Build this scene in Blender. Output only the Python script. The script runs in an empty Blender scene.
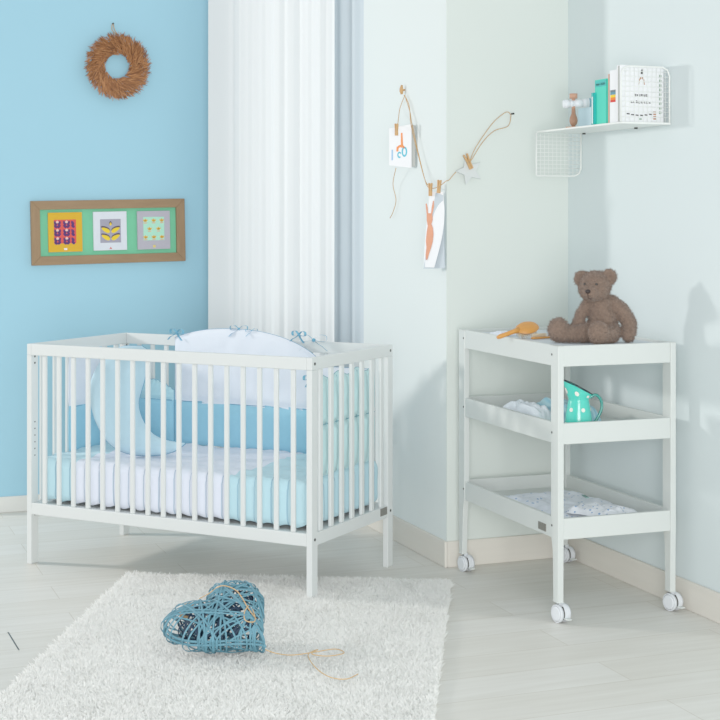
import bpy, bmesh, math, random
import numpy as np
from mathutils import Vector, Matrix, noise
random.seed(7); rng = np.random.default_rng(7)
C = bpy.context.scene.collection
PI = math.pi
V = Vector
# ------------------------------------------------------------------ camera model (photo frame 720 x 720)
F, YH, HC = 1500.0, 216.0, 1.35
def ray(px, py): return V(((px-360)/F, 1.0, (YH-py)/F))
CAM = V((0, 0, HC))
def on_plane(px, py, p0, n):
    r = ray(px, py); return CAM + r*((p0-CAM).dot(n)/r.dot(n))
def at_y(px, py, Y): return CAM + ray(px, py)*Y
def at_z(px, py, z): r = ray(px, py); return CAM + r*((z-HC)/r.z)

# ------------------------------------------------------------------ helpers
def lin(h):
    h = h.lstrip('#'); o = []
    for i in (0, 2, 4):
        c = int(h[i:i+2], 16)/255; o.append(c/12.92 if c <= .04045 else ((c+.055)/1.055)**2.4)
    return (*[c**1.3 for c in o], 1)
def pmat(name, col, rough=.5, var=.04, scale=12, bump=0., bscale=200, spec=.4, sheen=0, transl=0, metal=0, stretch=None):
    m = bpy.data.materials.new(name); m.use_nodes = True
    nt = m.node_tree; N = nt.nodes; L = nt.links
    b = N['Principled BSDF']; c = lin(col) if isinstance(col, str) else col
    tc = N.new('ShaderNodeTexCoord'); nz = N.new('ShaderNodeTexNoise'); nz.inputs['Scale'].default_value = scale
    nz.inputs['Detail'].default_value = 4
    if stretch:
        mp = N.new('ShaderNodeMapping'); mp.inputs['Scale'].default_value = stretch
        L.new(tc.outputs['Object'], mp.inputs[0]); L.new(mp.outputs[0], nz.inputs['Vector'])
    else: L.new(tc.outputs['Object'], nz.inputs['Vector'])
    mx = N.new('ShaderNodeMix'); mx.data_type = 'RGBA'
    mx.inputs[6].default_value = (*[x*(1-var) for x in c[:3]], 1); mx.inputs[7].default_value = (*[min(1, x*(1+var)) for x in c[:3]], 1)
    L.new(nz.outputs[0], mx.inputs[0]); L.new(mx.outputs[2], b.inputs['Base Color'])
    b.inputs['Roughness'].default_value = rough; b.inputs['Specular IOR Level'].default_value = spec
    b.inputs['Sheen Weight'].default_value = sheen; b.inputs['Metallic'].default_value = metal
    if bump:
        n2 = N.new('ShaderNodeTexNoise'); n2.inputs['Scale'].default_value = bscale
        bp = N.new('ShaderNodeBump'); bp.inputs['Strength'].default_value = bump; bp.inputs['Distance'].default_value = .004
        L.new(tc.outputs['Object'], n2.inputs['Vector']); L.new(n2.outputs[0], bp.inputs['Height']); L.new(bp.outputs[0], b.inputs['Normal'])
    if transl:
        t = N.new('ShaderNodeBsdfTranslucent'); t.inputs[0].default_value = c
        ms = N.new('ShaderNodeMixShader'); ms.inputs[0].default_value = transl
        L.new(b.outputs[0], ms.inputs[1]); L.new(t.outputs[0], ms.inputs[2]); L.new(ms.outputs[0], N['Material Output'].inputs[0])
    return m

def tag(o, label=None, cat=None, group=None, kind=None):
    if label: o['label'] = label
    if cat: o['category'] = cat
    if group: o['group'] = group
    if kind: o['kind'] = kind
    return o
def empty(name, loc, rz=0, label=None, cat=None, group=None):
    o = bpy.data.objects.new(name, None); C.objects.link(o); o.empty_display_size = .05
    o.location = loc; o.rotation_euler = (0, 0, rz); return tag(o, label, cat, group)
def obj(name, bm, mats, parent=None, smooth=False, bevel=0, seg=2):
    me = bpy.data.meshes.new(name)
    if isinstance(bm, bpy.types.Mesh): me = bm; me.name = name
    else: bm.to_mesh(me); bm.free()
    if not isinstance(mats, (list, tuple)): mats = [mats]
    for m in mats: me.materials.append(m)
    if smooth: me.polygons.foreach_set('use_smooth', [True]*len(me.polygons))
    o = bpy.data.objects.new(name, me); C.objects.link(o)
    if parent: o.parent = parent
    if bevel:
        b = o.modifiers.new('bevel', 'BEVEL'); b.width = bevel; b.segments = seg; b.limit_method = 'ANGLE'
    return o
def nb(): return bmesh.new()
def box(bm, lo, hi, M=None, mi=0):
    M = M or Matrix()
    vs = [bm.verts.new(M @ V((x, y, z))) for x in (lo[0], hi[0]) for y in (lo[1], hi[1]) for z in (lo[2], hi[2])]
    for f in ((0, 1, 3, 2), (4, 6, 7, 5), (0, 4, 5, 1), (2, 3, 7, 6), (0, 2, 6, 4), (1, 5, 7, 3)):
        bm.faces.new([vs[i] for i in f]).material_index = mi
    return bm
def cyl(bm, a, b, r, r2=None, n=16, mi=0, caps=True):
    a, b = V(a), V(b); d = (b-a).normalized(); r2 = r if r2 is None else r2
    u = d.orthogonal().normalized(); w = d.cross(u)
    A = [bm.verts.new(a+(u*math.cos(2*PI*i/n)+w*math.sin(2*PI*i/n))*r) for i in range(n)]
    B = [bm.verts.new(b+(u*math.cos(2*PI*i/n)+w*math.sin(2*PI*i/n))*r2) for i in range(n)]
    for i in range(n):
        f = bm.faces.new((A[i], A[(i+1) % n], B[(i+1) % n], B[i])); f.smooth = True; f.material_index = mi
    if caps: bm.faces.new(A[::-1]).material_index = mi; bm.faces.new(B).material_index = mi
    return bm
def tube(bm, pts, r, n=6, closed=False, mi=0):
    pts = [V(p) for p in pts]; m = len(pts); rings = []; u = None
    for i, p in enumerate(pts):
        t = (pts[(i+1) % m] - pts[i-1]) if closed else (pts[min(i+1, m-1)]-pts[max(i-1, 0)])
        t = t.normalized() if t.length > 1e-9 else V((0, 0, 1))
        u = t.orthogonal() if u is None else (u - t*u.dot(t)); u = u.normalized() if u.length > 1e-6 else t.orthogonal().normalized()
        w = t.cross(u); rr = r[i] if isinstance(r, (list, tuple)) else r
        rings.append([bm.verts.new(p+(u*math.cos(2*PI*k/n)+w*math.sin(2*PI*k/n))*rr) for k in range(n)])
    for i in range(m if closed else m-1):
        a, b = rings[i], rings[(i+1) % m]
        for k in range(n):
            f = bm.faces.new((a[k], a[(k+1) % n], b[(k+1) % n], b[k])); f.smooth = True; f.material_index = mi
    if not closed: bm.faces.new(rings[0][::-1]).material_index = mi; bm.faces.new(rings[-1]).material_index = mi
    return bm
def lathe(bm, prof, n=32, o=(0, 0, 0), fn=None, mi=0):
    o = V(o); R = []
    for r, z in prof:
        ring = []
        for i in range(n):
            a = 2*PI*i/n; p = V((r*math.cos(a), r*math.sin(a), z))
            if fn: p = fn(p, a)
            ring.append(bm.verts.new(o+p))
        R.append(ring)
    for j in range(len(R)-1):
        for i in range(n):
            f = bm.faces.new((R[j][i], R[j][(i+1) % n], R[j+1][(i+1) % n], R[j+1][i])); f.smooth = True; f.material_index = mi
    return bm
def prism(bm, pts, z0, z1, M=None, mi=0):          # closed 2-D outline extruded along local z
    M = M or Matrix()
    A = [bm.verts.new(M @ V((x, y, z0))) for x, y in pts]; B = [bm.verts.new(M @ V((x, y, z1))) for x, y in pts]
    n = len(pts)
    for i in range(n): bm.faces.new((A[i], A[(i+1) % n], B[(i+1) % n], B[i])).material_index = mi
    bm.faces.new(A[::-1]).material_index = mi; bm.faces.new(B).material_index = mi
    return bm
def grid(bm, nu, nv, fn, mi=0, mif=None):
    vs = [[bm.verts.new(fn(i/nu, j/nv)) for j in range(nv+1)] for i in range(nu+1)]
    for i in range(nu):
        for j in range(nv):
            f = bm.faces.new((vs[i][j], vs[i+1][j], vs[i+1][j+1], vs[i][j+1])); f.smooth = True
            f.material_index = mif((i+.5)/nu, (j+.5)/nv) if mif else mi
    return bm
def spline(pts, k=8, closed=False):
    P = [V(p) for p in pts]; n = len(P); out = []
    for i in range(n if closed else n-1):
        g = lambda j: P[j % n] if closed else P[max(0, min(n-1, j))]
        a, b, c, d = g(i-1), g(i), g(i+1), g(i+2)
        for s in range(k):
            t = s/k
            out.append(.5*((2*b)+(c-a)*t+(2*a-5*b+4*c-d)*t*t+(-a+3*b-3*c+d)*t**3))
    if not closed: out.append(P[-1])
    return out
def frame(o, ex, ey, ez):
    M = Matrix.Identity(4)
    for i, e in enumerate((ex, ey, ez)):
        for k in range(3): M[k][i] = e[k]
    for k in range(3): M[k][3] = o[k]
    return M
def nz(p, s=1.): return noise.noise(V(p)*s)
def clone(root, loc=None, rot=None):
    r = root.copy(); C.objects.link(r)
    for ch in list(root.children):
        c = ch.copy(); C.objects.link(c); c.parent = r
        for g in ch.children:
            d = g.copy(); C.objects.link(d); d.parent = c
    if loc is not None: r.location = loc
    if rot is not None: r.rotation_euler = rot
    return r

# ------------------------------------------------------------------ materials
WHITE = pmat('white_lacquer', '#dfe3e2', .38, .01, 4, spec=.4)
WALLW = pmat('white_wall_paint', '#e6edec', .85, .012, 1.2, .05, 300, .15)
WALLB = pmat('blue_wall_paint', '#abd8ea', .85, .012, 1.0, .05, 300, .15)
BASEB = pmat('pale_oak_baseboard', '#e1ddd4', .5, .05, 6, spec=.3, stretch=(1, 1, 9))
BASEW = pmat('white_baseboard', '#e9e9e4', .5, .02, 6)
CURT = pmat('white_sheer_cloth', '#f3f6f7', .9, .01, 3, spec=.05, transl=.12)
BLUEF = pmat('light_blue_cotton', '#9fd2e6', .9, .04, 60, .15, 500, .1, .2)
MINTF = pmat('pale_mint_blue_cotton', '#b9e0ea', .9, .04, 60, .15, 500, .1, .2)
WHITEF = pmat('white_cotton', '#e6ecf5', .9, .02, 30, .12, 400, .1, .2)
RIBB = pmat('blue_ribbon', '#7fbdd6', .6, .05, 30)
PIPE = pmat('dark_blue_piping', '#3f7fa6', .8, .05, 30)
BOLT = pmat('dark_steel', '#4a4a48', .4, .1, 40, metal=.6)
PLATE = pmat('grey_metal_plate', '#8b8982', .45, .25, 160, metal=.3)
TWINE = pmat('tan_jute_twine', '#cda873', .9, .15, 200, .3, 600)
PINW = pmat('pale_birch', '#cfa672', .6, .12, 60)
PAPER = pmat('white_paper', '#f2f3f5', .9, .01, 10)
GREYP = pmat('grey_paper', '#b9bcb8', .9, .03, 10)
WIRE = pmat('white_coated_wire', '#eef1ee', .4, .01, 10)
BLACK = pmat('black_plastic', '#1c1a1a', .35, .1, 40)
def hexm(name, h, rough=.7): return pmat(name, h, rough, .04, 40)

# ------------------------------------------------------------------ setting
PH = math.atan2(.354, .935)
E1 = V((math.cos(PH), math.sin(PH), 0)); E2 = V((-math.sin(PH), math.cos(PH), 0)); EZ = V((0, 0, 1))
PC = V((.332, 5.772, 0))                 # projecting corner of the white wall
RC = PC + E1*.527                        # inner corner, back wall meets right wall
BL = V((-1.64, 6.83, 0))                 # a point of the blue wall
WH = 2.75
def fm(o, ex): return frame(o, ex, EZ.cross(ex), EZ)
def wall(name, o, ex, length, mat, th=.12):       # room side is local -y
    return tag(obj(name, box(nb(), (0, 0, 0), (length, th, WH), fm(o, ex)), mat), kind='structure')
def base(name, o, ex, length, mat, h=.1, th=.014):
    bm = box(nb(), (0, -th, 0), (length, 0, h), fm(o, ex))
    return tag(obj(name, bm, mat, bevel=.004), kind='structure')
s_ = 1.70                                          # depth of the projecting wall up to the blue wall
MB_ = PC + E2*s_
tA = (MB_-BL).dot(E1)
wall('wall_left', BL-E1*.26, E1, tA+.26, WALLB)
# the blue wall starts flush on its plane; the projecting block is one corner
wall('wall_middle', PC+E2*(s_), -E2, s_, WALLW, .527+.12)
wall('wall_right', RC, -E2, 5.2, pmat('white_wall_paint_right_shaded', '#dbe5e6', .85, .012, 1.2, .05, 300, .15))  # same white paint, darkened so the wall looks less lit
tag(obj('wall_back', box(nb(), (0, -.004, 0), (.527, 0, WH), fm(PC, E1)), pmat('white_wall_paint_back_shaded', '#dde4df', .85, .012, 1.2, .05, 300, .15)), kind='structure')  # copy of the white paint with this wall's shade put into the colour
base('baseboard_left', BL-E1*.26, E1, tA+.26-.014, BASEW, .072)
base('baseboard_middle', PC+E2*s_, -E2, s_+.018, BASEB, .1)
base('baseboard_back', PC+V((0, 0, 0))-E2*.004, E1, .527, BASEB, .1)
base('baseboard_right', RC, -E2, 5.2, BASEB, .1)

def floor_mat():
    m = bpy.data.materials.new('pale_oak_boards'); m.use_nodes = True
    nt = m.node_tree; N = nt.nodes; L = nt.links; b = N['Principled BSDF']
    tc = N.new('ShaderNodeTexCoord'); mp = N.new('ShaderNodeMapping'); mp.inputs['Rotation'].default_value = (0, 0, -PH)
    L.new(tc.outputs['Object'], mp.inputs[0])
    br = N.new('ShaderNodeTexBrick'); br.inputs['Scale'].default_value = 1; br.offset = .37
    br.inputs['Brick Width'].default_value = 1.4; br.inputs['Row Height'].default_value = .19; br.inputs['Mortar Size'].default_value = .0016
    br.inputs['Mortar Smooth'].default_value = .3
    br.inputs['Color1'].default_value = lin('#e4e3de'); br.inputs['Color2'].default_value = lin('#dfddd6'); br.inputs['Mortar'].default_value = lin('#cec9be')
    L.new(mp.outputs[0], br.inputs['Vector'])
    m2 = N.new('ShaderNodeMapping'); m2.inputs['Scale'].default_value = (1.3, 14, 1); L.new(mp.outputs[0], m2.inputs[0])
    n1 = N.new('ShaderNodeTexNoise'); n1.inputs['Scale'].default_value = 2.2; n1.inputs['Detail'].default_value = 6; L.new(m2.outputs[0], n1.inputs['Vector'])
    cr = N.new('ShaderNodeValToRGB'); cr.color_ramp.elements[0].position = .3; cr.color_ramp.elements[1].position = .72
    cr.color_ramp.elements[0].color = (.84, .82, .78, 1); cr.color_ramp.elements[1].color = (1.05, 1.05, 1.05, 1)
    L.new(n1.outputs[0], cr.inputs[0])
    mx = N.new('ShaderNodeMix'); mx.data_type = 'RGBA'; mx.blend_type = 'MULTIPLY'; mx.inputs[0].default_value = .6
    L.new(br.outputs[0], mx.inputs[6]); L.new(cr.outputs[0], mx.inputs[7]); L.new(mx.outputs[2], b.inputs['Base Color'])
    b.inputs['Roughness'].default_value = .42; b.inputs['Specular IOR Level'].default_value = .35
    return m
tag(obj('floor', box(nb(), (-7, -1.5, -.05), (4, 10, 0)), floor_mat()), kind='structure')
# short dark gap between two boards at the left
a = at_z(8, 632, .0006); b = at_z(19, 650, .0006); d = (b-a); wv = V((-d.y, d.x, 0)).normalized()*.0022
bm = nb(); bm.faces.new([bm.verts.new(p) for p in (a-wv, b-wv, b+wv, a+wv)])
tag(obj('trim_1', bm, BLACK), kind='structure')

# ------------------------------------------------------------------ curtain
cA, cB = V((-.705, 6.97, 0)), V((-.004, 6.566, 0))
cd = (cB-cA); cl = cd.length; cd.normalize(); cn = V((cd.y, -cd.x, 0))
def curt(u, v):
    fold = .007*math.sin(u*50+1.2*math.sin(u*9))*(.5+.5*abs(math.sin(u*7.3+.4))) + .008*math.sin(u*20+2+.5*v) + .002*math.sin(u*120)
    flat = max(0, min(1, (u-.16)/.08))
    return cA + cd*(u*cl*.845) + cn*(fold*flat) + EZ*(.012+v*2.66)
tag(obj('curtain', grid(nb(), 260, 24, curt), CURT), 'tall white sheer curtain hanging in soft vertical folds behind the crib', 'curtain')
def shade_strip(u, v): return cA + cd*(cl*(.80+.2*u)) - cn*(.045+.006*math.sin(u*16)) + EZ*(.012+v*2.66)  # added sheet; its bluish colour stands in for shade beside the curtain
tag(obj('curtain', grid(nb(), 60, 12, shade_strip), pmat('pale_blue_grey_shade', '#d4dfe6', .9, .01, 3, spec=.05, transl=.1)), 'narrow added bluish strip, shade put into its colour, between the white curtain and the white wall', 'curtain')

# ------------------------------------------------------------------ crib
CT = -.484; CL, CD, CH = 1.272, .634, .854
CO = V((-1.294, 5.826, 0))
cu = V((math.cos(CT), math.sin(CT), 0)); cv = V((-math.sin(CT), math.cos(CT), 0))
def cw(x, y, z=0): return CO + cu*x + cv*y + EZ*z
crib = empty('crib', CO, CT, 'white wooden slatted baby crib standing partly on the shaggy rug', 'crib')
for ix, x0 in enumerate((0, CL-.022)):
    for iy, y0 in enumerate((0, CD-.042)):
        lg = obj('leg', box(nb(), (x0, y0, 0), (x0+.022, y0+.042, CH-.044)), WHITE, crib, bevel=.002)
        xo = x0-.0015 if ix == 0 else x0+.022
        ym = y0+.021
        for zz in (.216, CH-.022):
            obj('bolt', cyl(nb(), (xo, ym, zz), (xo+.0015, ym, zz), .0055, n=12), BOLT, lg)
        xi = x0+.022 if ix == 0 else x0-.001
        for zz, rr in [(.42+k*.026, .0028) for k in range(6)]+[(.19, .0042), (CH-.05, .0042), (CH-.075, .0042)]:
            obj('adjustment_hole', cyl(nb(), (xi, ym, zz), (xi+.001, ym, zz), rr, n=8), BOLT, lg)
    obj('end_top_rail', box(nb(), (x0, 0, CH-.044), (x0+.022, CD, CH)), WHITE, crib, bevel=.003)
    obj('end_bottom_rail', box(nb(), (x0+.001, .042, .193), (x0+.021, CD-.042, .238)), WHITE, crib, bevel=.002)
    for k in range(7):
        y = CD*(k+1)/8
        obj('slat', box(nb(), (x0+.005, y-.012, .238), (x0+.017, y+.012, CH-.044)), WHITE, crib, bevel=.003)
for y0 in (0, CD-.022):
    obj('side_top_rail', box(nb(), (.022, y0, CH-.044), (CL-.022, y0+.022, CH)), WHITE, crib, bevel=.003)
    obj('side_bottom_rail', box(nb(), (.022, y0, .193), (CL-.022, y0+.022, .238)), WHITE, crib, bevel=.003)
    for k in range(17):
        x = .011 + (CL-.022)*(k+1)/18
        obj('slat', box(nb(), (x-.009, y0+.005, .238), (x+.009, y0+.017, CH-.044)), WHITE, crib, bevel=.003)
obj('bed_base', box(nb(), (.023, .023, .205), (CL-.023, CD-.023, .236)), WHITE, crib)
tag(obj('name_plate', box(nb(), (CL-.001, CD-.105, .207), (CL+.001, CD-.05, .236)), PLATE, crib), 'small grey plate on the end rail')

# mattress and quilt: rounded boxes with quilted channels
def rbox(lo, hi, r, step, fn=None, bottom=False, mi=0):
    lo, hi = V(lo), V(hi); bm = nb(); cache = {}
    il, ih = lo+V((r, r, r)), hi-V((r, r, r))
    def pt(p):
        q = V([min(max(p[i], il[i]), ih[i]) for i in range(3)]); n = p-q
        n = n.normalized() if n.length > 1e-9 else V((0, 0, 1))
        p2 = q+n*r
        return fn(p2, n) if fn else p2
    def vert(p):
        k = tuple(round(c, 5) for c in p)
        if k not in cache: cache[k] = bm.verts.new(pt(p))
        return cache[k]
    n = [max(2, int(round((hi[i]-lo[i])/step))) for i in range(3)]
    for ax in range(3):
        a, b = (ax+1) % 3, (ax+2) % 3
        for side in (0, 1):
            if ax == 2 and side == 0 and not bottom: continue
            for i in range(n[a]):
                for j in range(n[b]):
                    vs = []
                    for di, dj in ((0, 0), (1, 0), (1, 1), (0, 1)):
                        p = V((0, 0, 0)); p[ax] = (lo, hi)[side][ax]
                        p[a] = lo[a]+(hi[a]-lo[a])*(i+di)/n[a]; p[b] = lo[b]+(hi[b]-lo[b])*(j+dj)/n[b]
                        vs.append(vert(p))
                    try: f = bm.faces.new(vs if side else vs[::-1])
                    except ValueError: continue
                    f.smooth = True; f.material_index = mi
    return bm
def qfn(p, n):
    tt = abs(math.sin((p.x-.039)*PI/.0694)) if abs(n.y) > .35 else (abs(math.sin(p.y*PI/.079)) if abs(n.x) > .35 else .5)
    ch = tt**.55*.024-.010
    w = max(abs(n.x), abs(n.y))
    sl = .006*math.sin(p.x*90+p.z*55)*(1 if n.z > .2 and w > .2 else 0)
    wr = nz((p.x*7, p.y*16, p.z*7))*.012*max(0, n.z) + nz((p.x*25, p.y*30, 2))*.005*max(0, n.z)
    d = ch*w + wr + sl*.6 + nz((p.x*20, p.y*20, p.z*14))*.003
    q = p+n*d
    if p.z < .27: q.z = p.z + .004*math.sin(p.x*84)
    q.x = min(max(q.x, .0245), CL-.0245); q.y = min(max(q.y, .0245), CD-.0245)
    return q
def quilt_mat():
    m = pmat('blue_and_white_quilt_cotton', '#e6ebf6', .9, .02, 40, .12, 400, .1, .2)
    nt = m.node_tree; N = nt.nodes; L = nt.links
    tc = N.new('ShaderNodeTexCoord'); sx = N.new('ShaderNodeSeparateXYZ'); L.new(tc.outputs['Object'], sx.inputs[0])
    sub = N.new('ShaderNodeMath'); sub.operation = 'SUBTRACT'; sub.inputs[1].default_value = .558; L.new(sx.outputs[0], sub.inputs[0])
    ab = N.new('ShaderNodeMath'); ab.operation = 'ABSOLUTE'; L.new(sub.outputs[0], ab.inputs[0])
    gt = N.new('ShaderNodeMath'); gt.operation = 'GREATER_THAN'; gt.inputs[1].default_value = .347; L.new(ab.outputs[0], gt.inputs[0])
    mx = N.new('ShaderNodeMix'); mx.data_type = 'RGBA'; mx.inputs[7].default_value = lin('#c3e3ec')
    b = N['Principled BSDF']; src = b.inputs['Base Color'].links[0].from_socket
    L.new(src, mx.inputs[6]); L.new(gt.outputs[0], mx.inputs[0])
    # crease shade between the channels, painted as darker blue lines
    crease_ = []
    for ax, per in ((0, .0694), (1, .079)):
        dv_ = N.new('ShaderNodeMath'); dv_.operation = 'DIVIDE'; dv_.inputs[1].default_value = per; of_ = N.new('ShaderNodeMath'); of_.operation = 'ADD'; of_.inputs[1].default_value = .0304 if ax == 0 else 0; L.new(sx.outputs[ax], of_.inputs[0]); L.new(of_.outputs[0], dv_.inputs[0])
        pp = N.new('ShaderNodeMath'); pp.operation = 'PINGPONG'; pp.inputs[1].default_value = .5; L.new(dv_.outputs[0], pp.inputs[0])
        lt = N.new('ShaderNodeMath'); lt.operation = 'LESS_THAN'; lt.inputs[1].default_value = .038; L.new(pp.outputs[0], lt.inputs[0]); crease_.append((ax, lt))
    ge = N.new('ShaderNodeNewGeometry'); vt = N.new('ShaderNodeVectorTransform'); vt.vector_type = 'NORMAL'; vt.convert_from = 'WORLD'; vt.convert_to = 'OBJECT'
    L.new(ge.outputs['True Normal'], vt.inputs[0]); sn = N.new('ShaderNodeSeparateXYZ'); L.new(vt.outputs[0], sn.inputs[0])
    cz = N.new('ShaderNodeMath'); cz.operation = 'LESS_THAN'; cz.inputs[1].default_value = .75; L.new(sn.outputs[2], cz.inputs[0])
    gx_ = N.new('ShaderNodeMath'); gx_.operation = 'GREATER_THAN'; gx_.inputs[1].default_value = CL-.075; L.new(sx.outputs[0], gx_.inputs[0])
    mxs = N.new('ShaderNodeMix'); L.new(gx_.outputs[0], mxs.inputs[0]); L.new(crease_[0][1].outputs[0], mxs.inputs[2]); L.new(crease_[1][1].outputs[0], mxs.inputs[3])
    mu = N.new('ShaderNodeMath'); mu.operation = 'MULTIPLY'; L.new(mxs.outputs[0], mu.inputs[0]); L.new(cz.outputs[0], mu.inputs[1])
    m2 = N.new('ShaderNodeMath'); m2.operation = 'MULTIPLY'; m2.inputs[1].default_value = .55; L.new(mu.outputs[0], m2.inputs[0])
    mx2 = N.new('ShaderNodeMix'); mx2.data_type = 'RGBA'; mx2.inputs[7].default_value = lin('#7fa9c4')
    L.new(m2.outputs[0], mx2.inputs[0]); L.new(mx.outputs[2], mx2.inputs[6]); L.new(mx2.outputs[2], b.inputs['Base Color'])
    return m
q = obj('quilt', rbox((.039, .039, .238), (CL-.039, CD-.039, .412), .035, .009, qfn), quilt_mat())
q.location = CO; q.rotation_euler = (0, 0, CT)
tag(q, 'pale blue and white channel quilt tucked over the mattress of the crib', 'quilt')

# bumper: one soft surround of joined padded panels
bump = empty('crib_bumper', cw(0, 0, .41), CT, 'light blue and white padded bumper lining the inside of the crib', 'bumper')
bump.location = cw(0, 0, 0)
def panel(name, x0, x1, zb, ztop, zseam, M, mats, th=.035, chan=0, parent=bump):
    bm = nb()
    def f(side):
        def g(u, v):
            x = x0+(x1-x0)*u; z = zb+(ztop(u)-zb)*v
            e = (1-abs(2*u-1)**6)*(1-abs(2*v-1)**6)
            vs = (zseam-zb)/(ztop(u)-zb)
            pinch = 1-.55*math.exp(-((v-vs)/.035)**2)
            c = 1.
            if chan: c = .06+.94*abs(math.sin(PI*u*chan))**.65
            t = th*.5*max(0, e)**.5*pinch*c + nz((x*16, z*16, side*3))*.004*max(0, e)
            return M @ V((x, side*t, z))
        return g
    mif = lambda u, v: 1 if zb+(ztop(u)-zb)*v > zseam else 0
    for s in (-1, 1): grid(bm, 96, 44, f(s), mif=mif)
    bmesh.ops.remove_doubles(bm, verts=bm.verts, dist=1e-5)
    o = obj(name, bm, mats, parent)
    # piping along the top edge and the seam
    b2 = nb(); tube(b2, [M @ V((x0+(x1-x0)*i/40, 0, ztop(i/40))) for i in range(41)], .0012, 5)
    for s in (-1, 1): tube(b2, [M @ V((x0+(x1-x0)*i/40, s*th*.22, zseam)) for i in range(1, 40)], .0018, 5)
    tube(b2, [M @ V((x1, 0, zb+(ztop(1)-zb)*i/12)) for i in range(13)], .0022, 5)
    if chan:  # darker tubes laid in the channel creases to imitate their shade
        for k in range(1, int(chan)):
            for sd in (-1, 1): tube(b2, [M @ V((x0+(x1-x0)*k/chan, sd*.003, zb+.01+(ztop(k/chan)-zb-.02)*i/14)) for i in range(15)], .0022, 5)
    obj('piping', b2, PIPEL if chan else PIPE2, o)
    return o
PIPE2 = pmat('mid_blue_piping', '#6fa9c6', .8, .05, 30); PIPEL = pmat('soft_blue_piping_crease_shade', '#7fb4c2', .8, .05, 30)
MINTE = pmat('pale_mint_cotton', '#c9e8ea', .9, .03, 60, .15, 500, .1, .2)
yr = CD-.047
arc = lambda u: .775+.118*max(0, 1-abs((u-.43)/.60)**2.2)**.75
panel('rear_panel', .288, .958, .411, arc, .588, Matrix.Translation((0, yr, 0)), [BLUEF, WHITEF], .04)
panel('rear_panel', .05, .284, .411, lambda u: .63+.04*math.sin(PI*min(1, u*1.0))+.0025*math.sin(u*70), .588, Matrix.Translation((0, yr, 0)), [BLUEF, MINTF], .036)
panel('rear_panel', .962, CL-.08, .411, lambda u: .76, .588, Matrix.Translation((0, yr, 0)), [BLUEF, WHITEF], .036)
MR = frame((CL-.054, 0, 0), (0, 1, 0), (-1, 0, 0), (0, 0, 1))
panel('end_panel', .113, .572, .411, lambda u: .772+.01*math.sin(u*20), .60, MR, [MINTE, MINTE], .054, chan=5.79)
ML = frame((.046, 0, 0), (0, 1, 0), (-1, 0, 0), (0, 0, 1))
panel('end_panel', .20, CD-.07, .411, lambda u: .79, .588, ML, [BLUEF, WHITEF], .034)
def bow(p, s=1., rot=0):
    bm = nb(); M = Matrix.Translation(p) @ Matrix.Rotation(rot, 4, 'Z') @ Matrix.Scale(s, 4)
    def strip(pts, w):
        P = spline(pts, 6); pv = None
        for a_ in P:
            e = [bm.verts.new(M @ (a_+V((0, dy, 0)))) for dy in (-w, w)]
            if pv: f = bm.faces.new((pv[0], e[0], e[1], pv[1])); f.smooth = True
            pv = e
    for sx in (-1, 1):
        strip([(0, 0, 0), (sx*.02, 0, .016), (sx*.04, 0, .012), (sx*.038, 0, -.004), (sx*.015, 0, -.003), (0, 0, 0)], .007)
        strip([(0, 0, 0), (sx*.015, -.006, -.012), (sx*.03, -.012, -.02), (sx*.045, -.012, -.034)], .006)
    rb = bmesh.ops.create_icosphere(bm, subdivisions=1, radius=.007, matrix=M)
    o = obj('ribbon', bm, RIBB, bump); return o
bow((.60, yr, .893), .9, .2); bow((.95, yr-.005, .862), 1.25, .4); bow((.30, yr-.005, .868), .9, -.2)
bow((.66, yr, .887), .6, .9); bow((CL-.068, .10, .77), .8, 1.5); bow((.88, yr, .88), .9, -.3)

# moon pillow
def moon(name):
    q = lambda L_: spline([V(((x-139)/250.0, 0, (457-y)/250.0)) for x, y in L_], 6)
    O = q(((141, 352), (120, 353), (103, 364), (93, 380), (90, 398), (94, 417), (101, 433), (112, 447), (126, 455), (142, 458), (160, 457.5), (176, 454), (188, 446)))
    I = q(((147, 356), (147, 364), (146, 374), (145, 384), (142, 396), (140, 406), (141, 414), (144, 422), (149, 430), (156, 437), (164, 441), (174, 443.5), (188, 445)))
    n = len(O); bm = nb(); m = 24; rows = []
    for i in range(n):
        s_ = i/(n-1); w_ = (O[i]-I[i]).length; th_ = min(.055, w_*.42)*(min(1, s_/.06, (1-s_)/.06)**.5 if 0 < s_ < 1 else .05)
        row = []
        for k in range(m):
            a_ = 2*PI*k/m; c_, d_ = math.cos(a_), math.sin(a_)
            p = O[i].lerp(I[i], .5+.5*c_*abs(c_)**-.15 if abs(c_) > 1e-6 else .5); p = p+V((0, d_*th_*abs(d_)**-.1 if abs(d_) > 1e-6 else 0, 0))
            row.append(bm.verts.new(p+V((0, nz((p.x*14, p.z*14, d_))*.004, 0))))
        rows.append(row)
    for i in range(n-1):
        for k in range(m):
            f = bm.faces.new((rows[i][k], rows[i][(k+1) % m], rows[i+1][(k+1) % m], rows[i+1][k])); f.smooth = True
    bm.faces.new(rows[0]); bm.faces.new(rows[-1][::-1]); bmesh.ops.recalc_face_normals(bm, faces=bm.faces)
    o = obj(name, bm, pmat('pale_blue_jersey', '#c2dfec', .9, .03, 50, .2, 500, .1, .2))
    b2 = nb(); tube(b2, O+I[::-1], .0022, 5, True); obj('piping', b2, PIPE2, o)
    return o
mo = moon('moon_pillow'); mo.location = cw(.372, .20, .424); mo.rotation_euler = (math.radians(-9), 0, math.radians(-8))
tag(mo, 'pale blue crescent moon shaped pillow propped upright inside the crib', 'pillow')

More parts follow.
